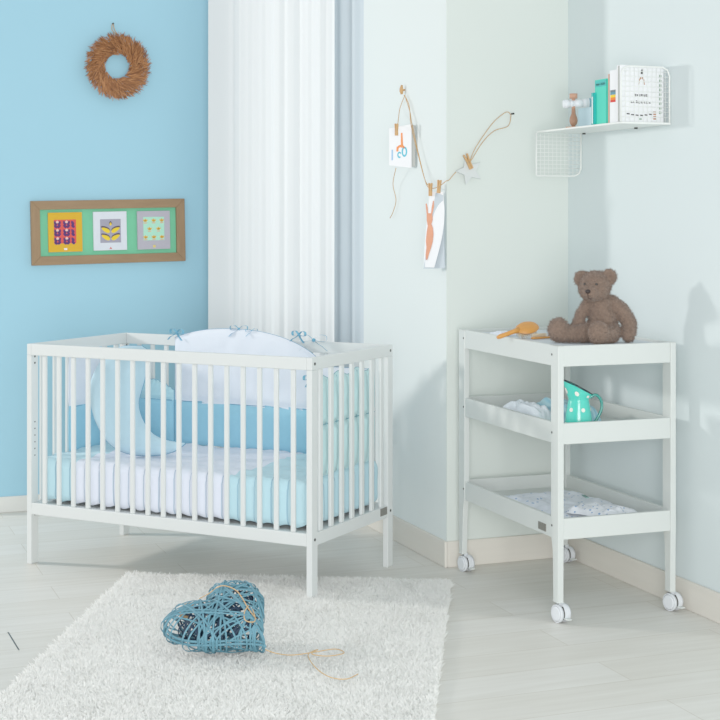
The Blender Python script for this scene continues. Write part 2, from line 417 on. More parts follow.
# ------------------------------------------------------------------ changing cart
TT = .355; TL, TD, TH = .451, .805, .919
TO = V((.656, 4.963, 0))
tu = V((math.cos(TT), math.sin(TT), 0)); tv = V((-math.sin(TT), math.cos(TT), 0))
def tw(x, y, z=0): return TO + tu*x + tv*y + EZ*z
def tloc(p): d = p-TO; return d.dot(tu), d.dot(tv)
CARTW = pmat('white_cart_lacquer', '#d8ddda', .38, .01, 4, spec=.4)
cart = empty('changing_cart', TO, TT, 'white three-tier changing cart on castors in the corner by the right wall', 'cart')
PX, PY = .021, .053
WHEEL = pmat('pale_grey_plastic', '#e2e6ea', .35, .02, 20); TYRE = pmat('dark_grey_rubber', '#5c5850', .7, .1, 40)
for ix, x0 in enumerate((0, TL-PX)):
    for iy, y0 in enumerate((0, TD-PY)):
        bm = nb(); prof = [(y0, y0+PY, TH), (y0, y0+PY, .275), (y0+(.002 if iy else 0), y0+PY-(0 if iy else .002), .255)]
        if iy == 0: lo = [(0, PY, TH), (0, PY, .285), (.001, PY-.012, .24), (.002, PY-.016, .068)]
        else: lo = [(0, PY, TH), (0, PY, .285), (.012, PY-.001, .24), (.021, PY-.002, .068)]
        prev = None
        for a_, b_, z in lo:
            sh = 0
            vs = [bm.verts.new((x, y, z)) for x, y in ((x0, y0+a_), (x0+PX, y0+a_), (x0+PX, y0+b_), (x0, y0+b_))]
            if prev:
                for i in range(4): bm.faces.new((prev[i], prev[(i+1) % 4], vs[(i+1) % 4], vs[i]))
            else: bm.faces.new(vs)
            prev = vs
        bm.faces.new(prev[::-1])
        lg = obj('leg', bm, CARTW, cart, bevel=.002)
        bm = nb(); xo = x0-.001 if ix == 0 else x0+PX
        ym = y0+(PY-.008 if iy == 0 else .008)
        for zz in (.888, .628, .318): obj('screw', cyl(nb(), (xo, ym, zz), (xo+.001, ym, zz), .004, n=10), BOLT, lg)
        bm.free()
        # castor
        cx, cy = x0+PX/2, y0+(.021 if iy == 0 else PY-.021)
        ca = empty('castor', (cx+.009, cy-.004, 0)); ca.parent = cart; ca.rotation_euler = (0, 0, math.radians(28-TT*57.3+ (5 if ix else 0)))
        for sx in (-1, 1):
            bm = nb(); cyl(bm, (sx*.009, 0, .0305), (sx*.020, 0, .0305), .0295, n=28); cyl(bm, (sx*.020, 0, .0305), (sx*.024, 0, .0305), .0265, .021, n=28)
            obj('wheel', bm, WHEEL, ca)
        bm = nb(); cyl(bm, (-.008, 0, .031), (.008, 0, .031), .0235, n=24); obj('hub', bm, TYRE, ca)
        bm = nb(); cyl(bm, (0, -.0, .05), (0, -.0, .07), .008, n=12)
        grid(bm, 10, 2, lambda u, v: V(((v-.5)*.014, -.033*math.cos(2.5-u*2.9), .032+.033*math.sin(2.5-u*2.9))))
        obj('fork', bm, WHEEL, ca)
        obj('brake_lever', box(nb(), (-.009, -.05, .016), (.009, -.026, .021)), CARTW, ca, bevel=.002)
trays = ((.85, .919), (.592, .662), (.276, .346))
for z0, z1 in trays:
    tr = obj('tray', box(nb(), (.004, .004, z0+.012), (TL-.004, TD-.004, z0+.02)), CARTW, cart)
    for x0 in (.002, TL-.018): obj('tray_side', box(nb(), (x0, PY, z0), (x0+.016, TD-PY, z1)), CARTW, tr, bevel=.002)
    for y0 in (.003, TD-.019): obj('tray_side', box(nb(), (PX, y0, z0), (TL-PX, y0+.016, z1)), CARTW, tr, bevel=.002)
tag(obj('name_plate', box(nb(), (-.0005, .09, .288), (.002, .145, .313)), PLATE, cart), 'small grey plate on the lowest tray')

# things on the cart
mat_ = obj('changing_mat', rbox((.022, .065, .871), (TL-.022, TD-.065, .914), .012, .02, lambda p, n: p+n*nz((p.x*9, p.y*9, 0))*.003, True), pmat('pale_grey_vinyl', '#cfd6dc', .5, .02, 10))
mat_.location = TO; mat_.rotation_euler = (0, 0, TT)
tag(mat_, 'pale grey changing mat filling the top tray of the cart', 'mat')

# teddy bear --------------------------------------------------------
BO = tw(.2365, .155, .9145)
def ball(bm, c, r):
    M = Matrix.Translation(c) @ Matrix.Diagonal((*r, 1)) if isinstance(r, tuple) else Matrix.Translation(c) @ Matrix.Scale(r, 4)
    bmesh.ops.create_icosphere(bm, subdivisions=3, radius=1, matrix=M)
def limb(bm, ch):
    for (p, r), (p2, r2) in zip(ch, ch[1:]):
        for k in range(7):
            t = k/6; ball(bm, V(p).lerp(V(p2), t), r+(r2-r)*t)
dv = V((-.44, -.88, -.16)).normalized(); sv = V((.92, -.40, 0)).normalized()
HD = V((-.012, -.014, .196))
bm = nb()
ball(bm, (.016, .006, .073), (.050, .05, .075)); ball(bm, (.008, 0, .125), (.041, .04, .05)); ball(bm, (-.004, -.002, .16), .03)
ball(bm, HD, (.055, .053, .051)); ball(bm, HD+dv*.012+V((0, 0, -.012)), (.054, .052, .042))
ball(bm, HD+dv*.05+V((0, 0, -.014)), (.031, .031, .026)); ball(bm, HD+dv*.03+V((0, 0, -.026)), (.032, .032, .024))
for s_e, z in ((1, .029), (-1, .022)):
    c = HD+sv*((.047 if s_e > 0 else .050)*s_e)+V((0, 0, z))
    for k in range(10):
        a = 2*PI*k/10; rr = .022
        ball(bm, c+sv*(math.cos(a)*rr*.85)+V((-dv.x*.003, -dv.y*.003, math.sin(a)*rr)), .0085)
    ball(bm, c-V((dv.x, dv.y, 0))*.008, (.027, .012, .027))
limb(bm, [((.045, .004, .135), .028), ((.080, -.004, .11), .027), ((.106, -.012, .065), .026), ((.102, -.03, .035), .024), ((.098, -.034, .022), .021)])
limb(bm, [((-.028, .01, .137), .022), ((-.056, .012, .098), .0195), ((-.070, .006, .058), .0195), ((-.068, -.004, .034), .019)])
limb(bm, [((-.02, -.01, .036), .036), ((-.075, -.024, .03), .03), ((-.128, -.035, .032), .03)])
ball(bm, (-.142, -.038, .044), (.036, .034, .043)); ball(bm, (-.132, -.038, .034), (.036, .032, .034))
limb(bm, [((.042, -.012, .036), .036), ((.03, -.06, .03), .03), ((-.004, -.09, .032), .03)])
ball(bm, (-.014, -.100, .040), (.038, .026, .04))
o = obj('tmp', bm, []); rm = o.modifiers.new('r', 'REMESH'); rm.mode = 'VOXEL'; rm.voxel_size = .004
sm = o.modifiers.new('s', 'SMOOTH'); sm.factor = .5; sm.iterations = 4
bpy.context.view_layer.update()
me = bpy.data.meshes.new_from_object(o.evaluated_get(bpy.context.evaluated_depsgraph_get()))
bpy.data.objects.remove(o)
vv = np.zeros(len(me.vertices)*3); me.vertices.foreach_get('co', vv); vv = vv.reshape(-1, 3)
vv[:, 2] = np.maximum(vv[:, 2], .002); me.vertices.foreach_set('co', vv.ravel()); me.update()
fc = np.array([list(p.center) for p in me.polygons]); fn_ = np.array([list(p.normal) for p in me.polygons])
def tufts(cent, nrm, n, ln, wd, jit, droop=(0, 0, 0)):
    idx = rng.integers(0, len(cent), n); c = cent[idx]+rng.normal(0, .0012, (n, 3)); N_ = nrm[idx]
    d = N_+rng.normal(0, jit, (n, 3))+np.array(droop); d /= np.linalg.norm(d, axis=1)[:, None]
    t = np.cross(d, rng.normal(0, 1, (n, 3))); t /= np.linalg.norm(t, axis=1)[:, None]
    L_ = ln*rng.uniform(.6, 1.2, n)[:, None]
    P = np.stack([c-t*wd-N_*.002, c+t*wd-N_*.002, c+d*L_], 1).reshape(-1, 3)
    return P
P = tufts(fc, fn_, 16000, .0075, .0011, .55, (0, 0, -.25))
allv = np.vstack([vv, P]); faces = [tuple(p.vertices) for p in me.polygons]+[(len(vv)+3*i, len(vv)+3*i+1, len(vv)+3*i+2) for i in range(16000)]
bme = bpy.data.meshes.new('fur_body'); bme.from_pydata(allv.tolist(), [], faces)
FUR = pmat('taupe_plush', '#8c786b', .95, .5, 130, .9, 260, .1, .15)
bear = empty('teddy_bear', BO, 0, 'brown plush teddy bear sitting with legs splayed on top of the cart', 'teddy bear')
obj('body', bme, FUR, bear, smooth=True)
bm = nb(); ball(bm, HD+dv*.083+V((0, 0, -.004)), (.0095, .0085, .0075)); obj('nose', bm, pmat('dark_brown_thread', '#33211d', .6), bear)
for s_e in (1, -1):
    bm = nb(); ball(bm, HD+dv*.052+sv*(.020*s_e)+V((0, 0, .014)), .0052); obj('eye', bm, BLACK, bear)
bm = nb(); tube(bm, [HD+dv*.084+V((0, 0, -.012)), HD+dv*.079+V((0, 0, -.028)), HD+dv*.066+sv*.008+V((0, 0, -.034))], .0016, 5); obj('mouth', bm, pmat('dark_brown_stitch', '#4a332c', .8), bear)

# hair brush, comb, cloth -------------------------------------------
WOODB = pmat('honey_beech', '#d69a4c', .4, .1, 20, stretch=(1, 6, 6)); BRIS = pmat('cream_bristle', '#e4cfae', .8, .1, 80)
hb = empty('hair_brush', tw(.079, .390, .926), 0, 'wooden oval hair brush with pale bristles lying on the cart top', 'brush')
hb.rotation_euler = (math.radians(30), math.radians(-11), math.radians(22))
bm = nb()
def hbf(side):
    def g(u, v):
        a = u*2*PI; r = v
        return V((.045*math.cos(a)*r, .033*math.sin(a)*r, .030+side*.012*math.sqrt(max(0, 1-r**3))))
    return g
for s in (-1, 1): grid(bm, 28, 6, hbf(s))
tube(bm, [(-.035, 0, .03), (-.055, 0, .029), (-.08, 0, .026), (-.11, 0, .022), (-.122, 0, .02)], [.012, .0085, .0078, .0085, .005], 10)
obj('handle', bm, WOODB, hb)
bm = nb()
for i in range(-4, 5):
    for j in range(-2, 3):
        if (i/4.6)**2+(j/2.9)**2 < 1: tube(bm, [(i*.0085, j*.008, .024), (i*.0088, j*.0085, .001)], .0014, 4)
obj('bristles', bm, BRIS, hb)
bc = empty('baby_comb', tw(.115, .335, .9145), math.radians(35), 'tiny wooden baby brush with cream bristles lying beside the hair brush', 'brush')
bm = box(nb(), (-.05, -.008, .001), (.05, .008, .008)); obj('handle', bm, WOODB, bc, bevel=.003)
bm = nb()
for i in range(12): tube(bm, [(-.045+i*.0055, -.005, .008), (-.045+i*.0055, -.005, .02)], .0012, 4); tube(bm, [(-.045+i*.0055, .005, .008), (-.045+i*.0055, .005, .02)], .0012, 4)
obj('bristles', bm, BRIS, bc)
def cloth(name, mats, w, h, amp, fr, z0, mif=None, dome=.0, seed=0, nu=60, nv=60):
    def g(u, v):
        e = (1-abs(2*u-1)**5)*(1-abs(2*v-1)**5)
        n = nz((u*fr+seed, v*fr, seed*1.3))+.5*nz((u*fr*2.3, v*fr*2.3+seed, 1))
        ridge = abs(nz((u*fr*.9, v*fr*1.4, seed+5)))
        return V(((u-.5)*w+.012*nz((v*4, seed, 0)), (v-.5)*h+.012*nz((u*4, seed+3, 0)), z0+max(.0015, (dome+amp*(n*.5+.5)+amp*ridge)*max(0, e)**.5)))
    bm = grid(nb(), nu, nv, g, mif=mif); return obj(name, bm, mats)
nk = cloth('white_cloth', WHITEF, .07, .11, .012, 4, 0, seed=2, nu=24, nv=24); nk.location = tw(.062, .54, .9145); nk.rotation_euler = (0, 0, TT)
nk.name = 'folded_cloth'; tag(nk, 'small white cloth at the far left of the cart top', 'cloth')

# middle tray: blanket and jug
def prt(name, base_, spot, thr=.16, sc=30):
    m = pmat(name, base_, .9, .02, 40, .15, 300, .1, .2); nt = m.node_tree; N = nt.nodes; L = nt.links
    tc = N.new('ShaderNodeTexCoord'); vo = N.new('ShaderNodeTexVoronoi'); vo.inputs['Scale'].default_value = sc; L.new(tc.outputs['Object'], vo.inputs['Vector'])
    lt = N.new('ShaderNodeMath'); lt.operation = 'LESS_THAN'; lt.inputs[1].default_value = thr; L.new(vo.outputs[0], lt.inputs[0])
    mx = N.new('ShaderNodeMix'); mx.data_type = 'RGBA'; mx.inputs[7].default_value = lin(spot); b = N['Principled BSDF']
    src = b.inputs['Base Color'].links[0].from_socket; L.new(src, mx.inputs[6]); L.new(lt.outputs[0], mx.inputs[0]); L.new(mx.outputs[2], b.inputs['Base Color']); return m
def strm(name, c1, c2, sc):
    m = pmat(name, c1, .9, .02, 40, .15, 300, .1, .2); nt = m.node_tree; N = nt.nodes; L = nt.links
    tc = N.new('ShaderNodeTexCoord'); wv_ = N.new('ShaderNodeTexWave'); wv_.inputs['Scale'].default_value = sc; L.new(tc.outputs['Object'], wv_.inputs['Vector'])
    mx = N.new('ShaderNodeMix'); mx.data_type = 'RGBA'; mx.inputs[7].default_value = lin(c2); b = N['Principled BSDF']
    src = b.inputs['Base Color'].links[0].from_socket; L.new(src, mx.inputs[6]); L.new(wv_.outputs[1], mx.inputs[0]); L.new(mx.outputs[2], b.inputs['Base Color']); return m
bl = cloth('striped_blanket', strm('aqua_stripe_knit', '#b9dfe8', '#97c9da', 22), .15, .30, .022, 3.2, 0, dome=.055, seed=4)
bl.location = tw(.215, .36, .6125); bl.rotation_euler = (0, 0, TT); tag(bl, 'pale aqua striped blanket folded on the middle tray', 'blanket')
wb = cloth('rolled_towel', pmat('white_terry', '#e6eff5', .95, .02, 60, .6, 260, .05, .3), .085, .30, .018, 4, 0, dome=.055, seed=9)
wb.location = tw(.083, .385, .6135); wb.rotation_euler = (0, 0, TT); tag(wb, 'white fluffy towel at the left edge of the middle tray', 'towel')

jug = empty('enamel_jug', tw(.137, .112, .6125), 0, 'turquoise enamel jug with white polka dots on the middle tray', 'jug')
TURQ = pmat('turquoise_enamel', '#56d8c6', .18, .03, 8, spec=.6); DOT = hexm('white_enamel', '#f3f1e8', .3); RIM = pmat('dark_teal_rim', '#1d3f46', .3)
def jf(p, a):
    t = max(0, (p.z-.112)/.045); c = math.cos(a-PI)
    return V((p.x-t*.012*max(0, c)**2, p.y, p.z+t*.026*c))
prof = [(0, 0), (.046, 0), (.049, .004), (.0485, .012), (.044, .06), (.037, .1), (.0345, .112), (.036, .12), (.041, .137), (.046, .155)]
jp = []
for (r0, z0), (r1, z1) in zip(prof, prof[1:]): jp += [(r0+(r1-r0)*k/4, z0+(z1-z0)*k/4) for k in range(4)]
jp.append(prof[-1])
bm = lathe(nb(), jp, 40, fn=jf); lathe(bm, [(r-.002, z) for r, z in jp[8:]][::-1], 40, fn=jf)
def jr(z):
    for (r0, z0), (r1, z1) in zip(prof[2:], prof[3:]):
        if z0 <= z <= z1: return r0+(r1-r0)*(z-z0)/(z1-z0)
    return .04
for row, z in enumerate((.03, .08, .132)):
    for k in range(6):
        a = 2*PI*(k+.5*(row % 2))/6+.25; r = jr(z)+.0008
        vs = []
        for j in range(12):
            b_ = 2*PI*j/12; zz = z+.0068*math.sin(b_); aa = a+.0068*math.cos(b_)/r
            vs.append(bm.verts.new(jf(V(((jr(zz)+.0007)*math.cos(aa), (jr(zz)+.0007)*math.sin(aa), zz)), aa)))
        f = bm.faces.new(vs); f.material_index = 1
obj('jug_body', bm, [TURQ, DOT], jug)
bm = nb(); tube(bm, [jf(V((.0455*math.cos(2*PI*i/40), .0455*math.sin(2*PI*i/40), .155)), 2*PI*i/40) for i in range(40)], .0022, 6, True); obj('rim', bm, RIM, jug)
bm = nb(); tube(bm, spline([(.038, 0, .118), (.058, 0, .128), (.075, 0, .112), (.079, 0, .085), (.068, 0, .055), (.055, 0, .036), (.046, 0, .03)], 6), .0052, 8); obj('handle', bm, pmat('deep_teal_enamel', '#2a9a90', .2, .03, 8, spec=.6), jug)

# lowest tray: printed baby clothes
PRT = prt('white_cotton_blue_print', '#eaf0f8', '#a9c3e0', .2, 42); 
c1 = cloth('printed_blanket', PRT, .37, .46, .018, 5, 0, dome=.012, seed=11, nu=80, nv=80); c1.location = tw(.225, .40, .2965); c1.rotation_euler = (0, 0, TT+.05)
tag(c1, 'crumpled white muslin blanket with pale blue print on the lowest tray', 'blanket')
c2 = cloth('baby_garment', prt('white_cotton_bluegreen_print', '#eef2f8', '#8fb2d6', .23, 55), .16, .2, .014, 5, 0, dome=.012, seed=15, nu=40, nv=40); c2.location = tw(.26, .17, .318); c2.rotation_euler = (0, 0, TT+.5)
tag(c2, 'small printed white baby garment folded on the muslin, front of lowest tray', 'garment')
rb_ = obj('sage_ribbon', box(nb(), (-.055, -.006, 0), (.055, .006, .003)), hexm('sage_green_tape', '#8fb5ae')); rb_.location = tw(.30, .36, .338); rb_.rotation_euler = (0, math.radians(6), TT+1.2)
tag(rb_, 'short sage green tape lying on the muslin blanket in the lowest tray', 'tape')

# ------------------------------------------------------------------ wire shelf on the right wall
def rw(k, d, z): return RC - E2*k - E1*d + EZ*z
def wk(px, d):                            # distance along the right wall that the photo shows at this column
    p = RC - E1*d; r = (px-360)/F
    return (r*p.y-p.x)/(-E2.x + r*E2.y) if False else (p.x - r*p.y)/(E2.x - r*E2.y)
SZ = 1.670
ka, kb = .115, .752
SD = .20
sh = empty('wire_shelf', rw(ka, 0, SZ), 0, 'white wall shelf with wire grid ends in the upper right corner', 'shelf')
def loc(o, p): return p-o.location
SM = frame(V((0, 0, 0)), -E2, -E1, EZ)       # local x along wall, y away from wall
bm = box(nb(), (0, .002, 0), (kb-ka, SD, .007), SM); obj('shelf_board', bm, WIRE, sh, bevel=.002)
def gridpanel(name, x, zlo, zhi, up):
    bm = nb(); c = .03
    if up: o_ = [(.006, zlo), (.006, zhi-c), (.006+c*.3, zhi-c*.3), (.006+c, zhi), (SD-c, zhi), (SD-c*.3, zhi-c*.3), (SD, zhi-c), (SD, zlo)]
    else: o_ = [(.006, zhi), (.006, zlo+c), (.006+c*.3, zlo+c*.3), (.006+c, zlo), (SD-.004, zlo), (SD, zlo+.004), (SD, zhi)]
    tube(bm, [SM @ V((x, y, z)) for y, z in o_], .0032, 6)
    for i in range(1, 11):
        y = .006+(SD-.006)*i/11; tube(bm, [SM @ V((x, y, zlo)), SM @ V((x, y, zhi-.002))], .0011, 5)
    for i in range(1, 11):
        z = zlo+(zhi-zlo)*i/11; tube(bm, [SM @ V((x, .006, z)), SM @ V((x, SD, z))], .0011, 5)
    obj(name, bm, WIRE, sh)
gridpanel('wire_grid', kb-ka-.003, .007, .20, True)
gridpanel('wire_grid', .003, -.165, 0, False)
for x in (.07, .45): obj('bracket_clip', cyl(nb(), SM @ V((x, .03, -.006)), SM @ V((x, .03, 0)), .007, n=10), BOLT, sh)

def book(name, px0, px1, d0, d1, h, mats, label, lean=0, cat='book', deco=None):
    k0, k1 = wk(px0, d1), wk(px1, d1)
    r = empty(name, rw((k0+k1)/2, (d0+d1)/2, SZ+.0075), 0, label, cat)
    M = SM.copy(); w = abs(k1-k0); dd = d1-d0
    if lean: M = M @ Matrix.Rotation(lean, 4, 'Y')
    bm = nb(); box(bm, (-w/2, -dd/2, 0), (-w/2+.0025, dd/2, h), M); box(bm, (w/2-.0025, -dd/2, 0), (w/2, dd/2, h), M); box(bm, (-w/2, dd/2-.0025, 0), (w/2, dd/2, h), M)
    obj('cover', bm, mats[0], r, bevel=.001)
    obj('pages', box(nb(), (-w/2+.0026, -dd/2+.004, .003), (w/2-.0026, dd/2-.0027, h-.003), M), PAPER, r)
    for (x0, x1, z0, z1, m) in (deco or []):
        obj('spine_mark', box(nb(), (-w/2+x0*w, dd/2, z0), (-w/2+x1*w, dd/2+.0006, z1), M), m, r)
    return r
TQ = hexm('turquoise_card', '#38d3bb', .5); TQ2 = hexm('deep_turquoise_card', '#27b8b4', .5); DK = hexm('dark_ink', '#2b3a3a'); SALM = hexm('pale_salmon_card', '#dcb09a', .6)
book('tall_book', 594.8, 606.4, .05, .185, .160, [TQ], 'tall turquoise book standing on the wire shelf', .0,
     deco=[(.05, .95, .134, .155, TQ2), (.12, .42, .139, .146, DK), (.5, .88, .139, .147, DK)])
book('short_book', 591.2, 593.2, .06, .196, .115, [TQ2], 'short dark turquoise book leaning left of the tall turquoise one', .0, deco=[(.35, .75, .004, .10, PAPER)])
book('thin_book', 608.0, 609.2, .05, .18, .175, [SALM], 'thin salmon spined book right of the tall turquoise book', .0)
book('white_book', 609.6, 617.2, .05, .18, .186, [PAPER], 'white spined book with a small rainbow square on the shelf', 0,
     deco=[(.1, .8, .108, .116, hexm('grey_ink', '#6d8088')), (.1, .8, .099, .108, hexm('blue_ink', '#5f9ab0')), (.1, .8, .09, .099, hexm('yellow_ink', '#f2d21f')), (.1, .8, .081, .09, hexm('orange_ink', '#f08a24')), (.1, .8, .073, .081, hexm('red_ink', '#d8332a'))])
# the big picture book, cover facing out of the grid end
kp = kb-.045
pb = empty('picture_book', rw(kp, .105, SZ+.0075), 0, 'large white picture book facing outward behind the wire grid end', 'book')
bm = box(nb(), (.0, -.088, 0), (.003, .088, .198), SM); box(bm, (.02, -.088, 0), (.023, .088, .198), SM); box(bm, (0, -.088, 0), (.023, -.085, .198), SM)
obj('cover', bm, PAPER, pb, bevel=.001); obj('pages', box(nb(), (.0032, -.0845, .003), (.0198, .085, .195), SM), GREYP, pb)
INK = hexm('brown_black_ink', '#3a3330'); BRN = hexm('tan_ink', '#b98a63'); GRN = hexm('green_ink', '#7fae7a')
def inkshape(pts, m, bm_): prism(bm_, pts, 0, .0006, pbM); return bm_
pbM = SM @ frame(V((.023, 0, 0)), (0, -1, 0), (0, 0, 1), (1, 0, 0))      # x to the reader's right, y up, z out of the cover
bm = nb()
inkshape([(-.006, .168), (.002, .168), (.003, .176), (.0, .188), (-.004, .18)], INK, bm)
for i, (x, wq, z, hq) in enumerate([(-.030, .007, .112, .007), (-.021, .005, .113, .005), (-.014, .007, .112, .006), (-.005, .009, .113, .006), (.006, .006, .112, .006), (.014, .01, .112, .007),
                                    (-.045, .008, .088, .006), (-.035, .007, .088, .006), (-.024, .005, .088, .008), (-.017, .009, .087, .007), (-.005, .008, .088, .006), (.007, .007, .088, .006), (.017, .008, .087, .007), (.028, .006, .088, .005)]):
    z -= .022; hq *= 1.25
    for dz in (0, hq*.55): inkshape([(x, z+dz), (x+wq, z+dz), (x+wq, z+dz+hq*.33), (x, z+dz+hq*.33)], INK, bm)
    inkshape([(x, z), (x+.0024, z), (x+.0024, z+hq), (x, z+hq)], INK, bm)
for i in range(6):
    x = -.062+i*.018; z = .028-.006*math.sin(PI*(i+.5)/6); inkshape([(x, z), (x+.013, z-.001), (x+.014, z+.0035), (x, z+.0045)], INK, bm)
obj('lettering', bm, INK, pb)
bm = nb()
for s in (-1, 1):
    inkshape([(-.002+s*.002, .160), (-.002+s*.010, .150), (-.002+s*.013, .132), (-.002+s*.010, .130), (-.002+s*.007, .147), (-.002+s*.001, .152)][::s], BRN, bm)
for i in range(4): inkshape([(.045, .01+i*.008), (.056, .01+i*.008), (.056, .015+i*.008), (.045, .015+i*.008)], BRN, bm)
obj('drawing', bm, BRN, pb)
bm = nb()
inkshape([(-.012, .008), (-.002, .008), (-.002, .014), (-.012, .014)], GRN, bm)
for i in range(9): inkshape([(.068, .03+i*.016), (.078, .03+i*.016), (.079, .038+i*.016), (.069, .04+i*.016)], GRN, bm)
obj('drawing', bm, hexm('grey_green_ink', '#9db3a2'), pb)
# wooden toy and the pale blue card at the left end of the shelf
kt = wk(573.5, .15)
toy = empty('wooden_toy', rw(kt, .15, SZ+.0075), 0, 'wooden drop-handled toy with a white crosspiece on the shelf', 'toy')
toy.scale = (1.16, 1.16, 1.16)
WT = pmat('walnut_wood', '#a67f66', .5, .12, 30)
bm = nb(); lathe(bm, [(0, 0), (.004, .001), (.011, .010), (.0135, .020), (.012, .030), (.007, .043), (.006, .060)], 20, (0, 0, .004))
obj('handle', bm, WT, toy)
bm = nb(); cyl(bm, (0, 0, .060), (0, 0, .112), .006, n=14); cyl(bm, (0, 0, .096), (0, 0, .112), .0128, n=18); obj('peg', bm, pmat('peach_wood', '#c69a82', .5, .1, 30), toy)
bm = nb(); ax = SM.to_3x3() @ V((.55, .3, 0)).normalized(); ax = V((.98, .1, .06)).normalized()
pr = [(-.034, .011), (-.03, .0145), (-.012, .0115), (.0, .011), (.03, .012), (.045, .015), (.05, .015)]
for (a_, r_), (b_, r2_) in zip(pr, pr[1:]): cyl(bm, V((0, 0, .08))+ax*a_, V((0, 0, .08))+ax*b_, r_, r2_, 18)
obj('crosspiece', bm, hexm('white_painted_wood', '#e9edf2', .4), toy)
bm = nb(); cyl(bm, V((0, 0, .08))+ax*.05, V((0, 0, .08))+ax*.056, .015, .0145, 18); obj('cup_end', bm, hexm('blue_grey_paint', '#7fb4c6', .4), toy)
kc = wk(585, .06)
cb = empty('blue_card', rw(kc, .055, SZ+.0075), 0, 'pale blue card leaning on the wall behind the wooden toy', 'card')
obj('card_sheet', box(nb(), (-.06, -.001, 0), (.04, .001, .085), SM), hexm('pale_blue_card', '#cfe7f1'), cb)
tag(obj('wooden_stick', cyl(nb(), rw(kt-.02, .17, SZ+.011), rw(kt+.025, .155, SZ+.011), .0032, n=10), hexm('orange_wood', '#dba780')), 'little orange wooden stick lying on the left end of the shelf', 'stick')

# ------------------------------------------------------------------ twine garland round the projecting corner
def mwp(px, py, d=.012): return on_plane(px, py, PC-E1*d, E1)
def bwp(px, py, d=.016): return on_plane(px, py, PC-E2*d, E2)
tw_ = nb()
def tw_line(pts, r=.0016): tube(tw_, spline(pts, 8), r, 5)
tw_line([mwp(405, 95), mwp(400, 108), mwp(398, 122, .05), mwp(396.5, 130, .075)])
tw_line([mwp(405, 96), mwp(410, 112), mwp(412, 124, .02), mwp(420, 160, .02), mwp(426, 183, .035), mwp(430.5, 188, .042), mwp(438, 187, .034), mwp(446.2, 181, .014), bwp(449, 180), bwp(456, 172), bwp(462, 170), bwp(470, 162, .022), bwp(482, 143), bwp(494, 131), bwp(508, 126), bwp(511, 115)])
tw_line([mwp(404, 95), mwp(409, 105), mwp(411, 125, .022), mwp(417, 150, .022), mwp(425, 180, .022), mwp(431, 187, .022)])
tw_line([bwp(470, 161, .022), bwp(476, 147), bwp(492, 124), bwp(503, 114), bwp(508, 112), bwp(511, 115)])
tw_line([mwp(396, 168, .05), mwp(393, 184, .03), mwp(396, 200), mwp(393, 212), mwp(390, 218)])
tag(obj('twine_garland', tw_, TWINE), 'tan twine strung around the white wall corner between two hooks', 'twine')
for p, nrm, lb in ((mwp(405, 90, 0), -E1, 'small wooden bead hook holding the left end of the twine'), (bwp(511, 114, 0), -E2, 'small dark nail holding the right end of the twine')):
    if nrm == -E1:
        bm = nb(); cyl(bm, p, p+nrm*.02, .004, n=8); tube(bm, [p+nrm*.014+EZ*.02, p+nrm*.016+EZ*.004, p+nrm*.016-EZ*.006, p+nrm*.014-EZ*.018], [.004, .0075, .008, .005], 8)
        tag(obj('twine_hook', bm, PINW), lb, 'hook')
    else: tag(obj('nail', cyl(nb(), p, p+nrm*.024, .0035, n=10), BLACK), lb, 'nail')
gx = V((math.sin(PH)*math.cos(.5)+math.cos(PH)*math.sin(.5), -math.cos(PH)*math.cos(.5)+math.sin(PH)*math.sin(.5), 0)); gn = V((gx.y, -gx.x, 0))
def pin(p, nrm, rot, s, label):
    t = EZ.cross(nrm).normalized(); M = frame(p, t, nrm, EZ) @ Matrix.Rotation(rot, 4, 'Y') @ Matrix.Scale(s, 4)
    e = bpy.data.objects.new('clothespin', None); C.objects.link(e); e.matrix_world = M; tag(e, label, 'clothespin', 'clothespins on the twine garland')
    for sx in (-1, 1):
        bm = nb(); prism(bm, [(sx*.0006, -.018), (sx*.0046, -.018), (sx*.0046, .002), (sx*.0062, .02), (sx*.0035, .021), (sx*.0006, .003)][::sx], -.0035, .0035, frame(V((0, 0, 0)), (1, 0, 0), (0, 0, 1), (0, 1, 0)))
        obj('jaw', bm, PINW, e)
    bm = nb(); tube(bm, [(-.005, 0, 0), (0, .004, 0), (.005, 0, 0), (0, -.004, 0)], .0011, 5, True); obj('spring', bm, PLATE, e)
pin(mwp(396.5, 130, .085), gn, 0, 1.25, 'wooden clothespin gripping the letter card')
pin(mwp(430.4, 190, .052), gn, 0, 1.3, 'wooden clothespin gripping the rabbit drawing')
pin(mwp(439, 187, .036), gn, .1, 1.3, 'wooden clothespin gripping the grey sheet behind the rabbit drawing')
pin(bwp(468.5, 162, .034), -E2, -.45, 1.6, 'wooden clothespin gripping the grey star')
# letter card
OR = hexm('orange_ink_wash', '#ef9a5a'); CY = hexm('cyan_ink', '#59c3d8'); BLU = hexm('light_blue_ink', '#9fc6e6'); FOX = pmat('watercolour_orange', '#e3a486', .9, .15, 60)
LO = mwp(400.5, 146.5, .046); ML_ = frame(LO, -E2, EZ.cross(-E2), EZ)   # x along the wall towards the room, z up ; local -y is out of the wall
ML2 = frame(LO, -E2, EZ, -E1)
WC, HCd = .104, .172
lc = empty('letter_card', LO, 0, 'white card with orange and blue letters hanging from the twine', 'card')
gx = V((math.sin(PH)*math.cos(.5)+math.cos(PH)*math.sin(.5), -math.cos(PH)*math.cos(.5)+math.sin(PH)*math.sin(.5), 0)); gn = V((gx.y, -gx.x, 0))
LM = frame(V((0, 0, 0)), gx, EZ, gn)
bm = prism(nb(), [(-.058, -.075), (.058, -.088), (.058, .088), (-.058, .076)], 0, .002, LM); obj('sheet', bm, PAPER, lc)
bm = prism(nb(), [(.05, -.086), (.075, -.082), (.075, .082), (.05, .088)], -.004, -.001, LM); obj('backing', bm, GREYP, lc)
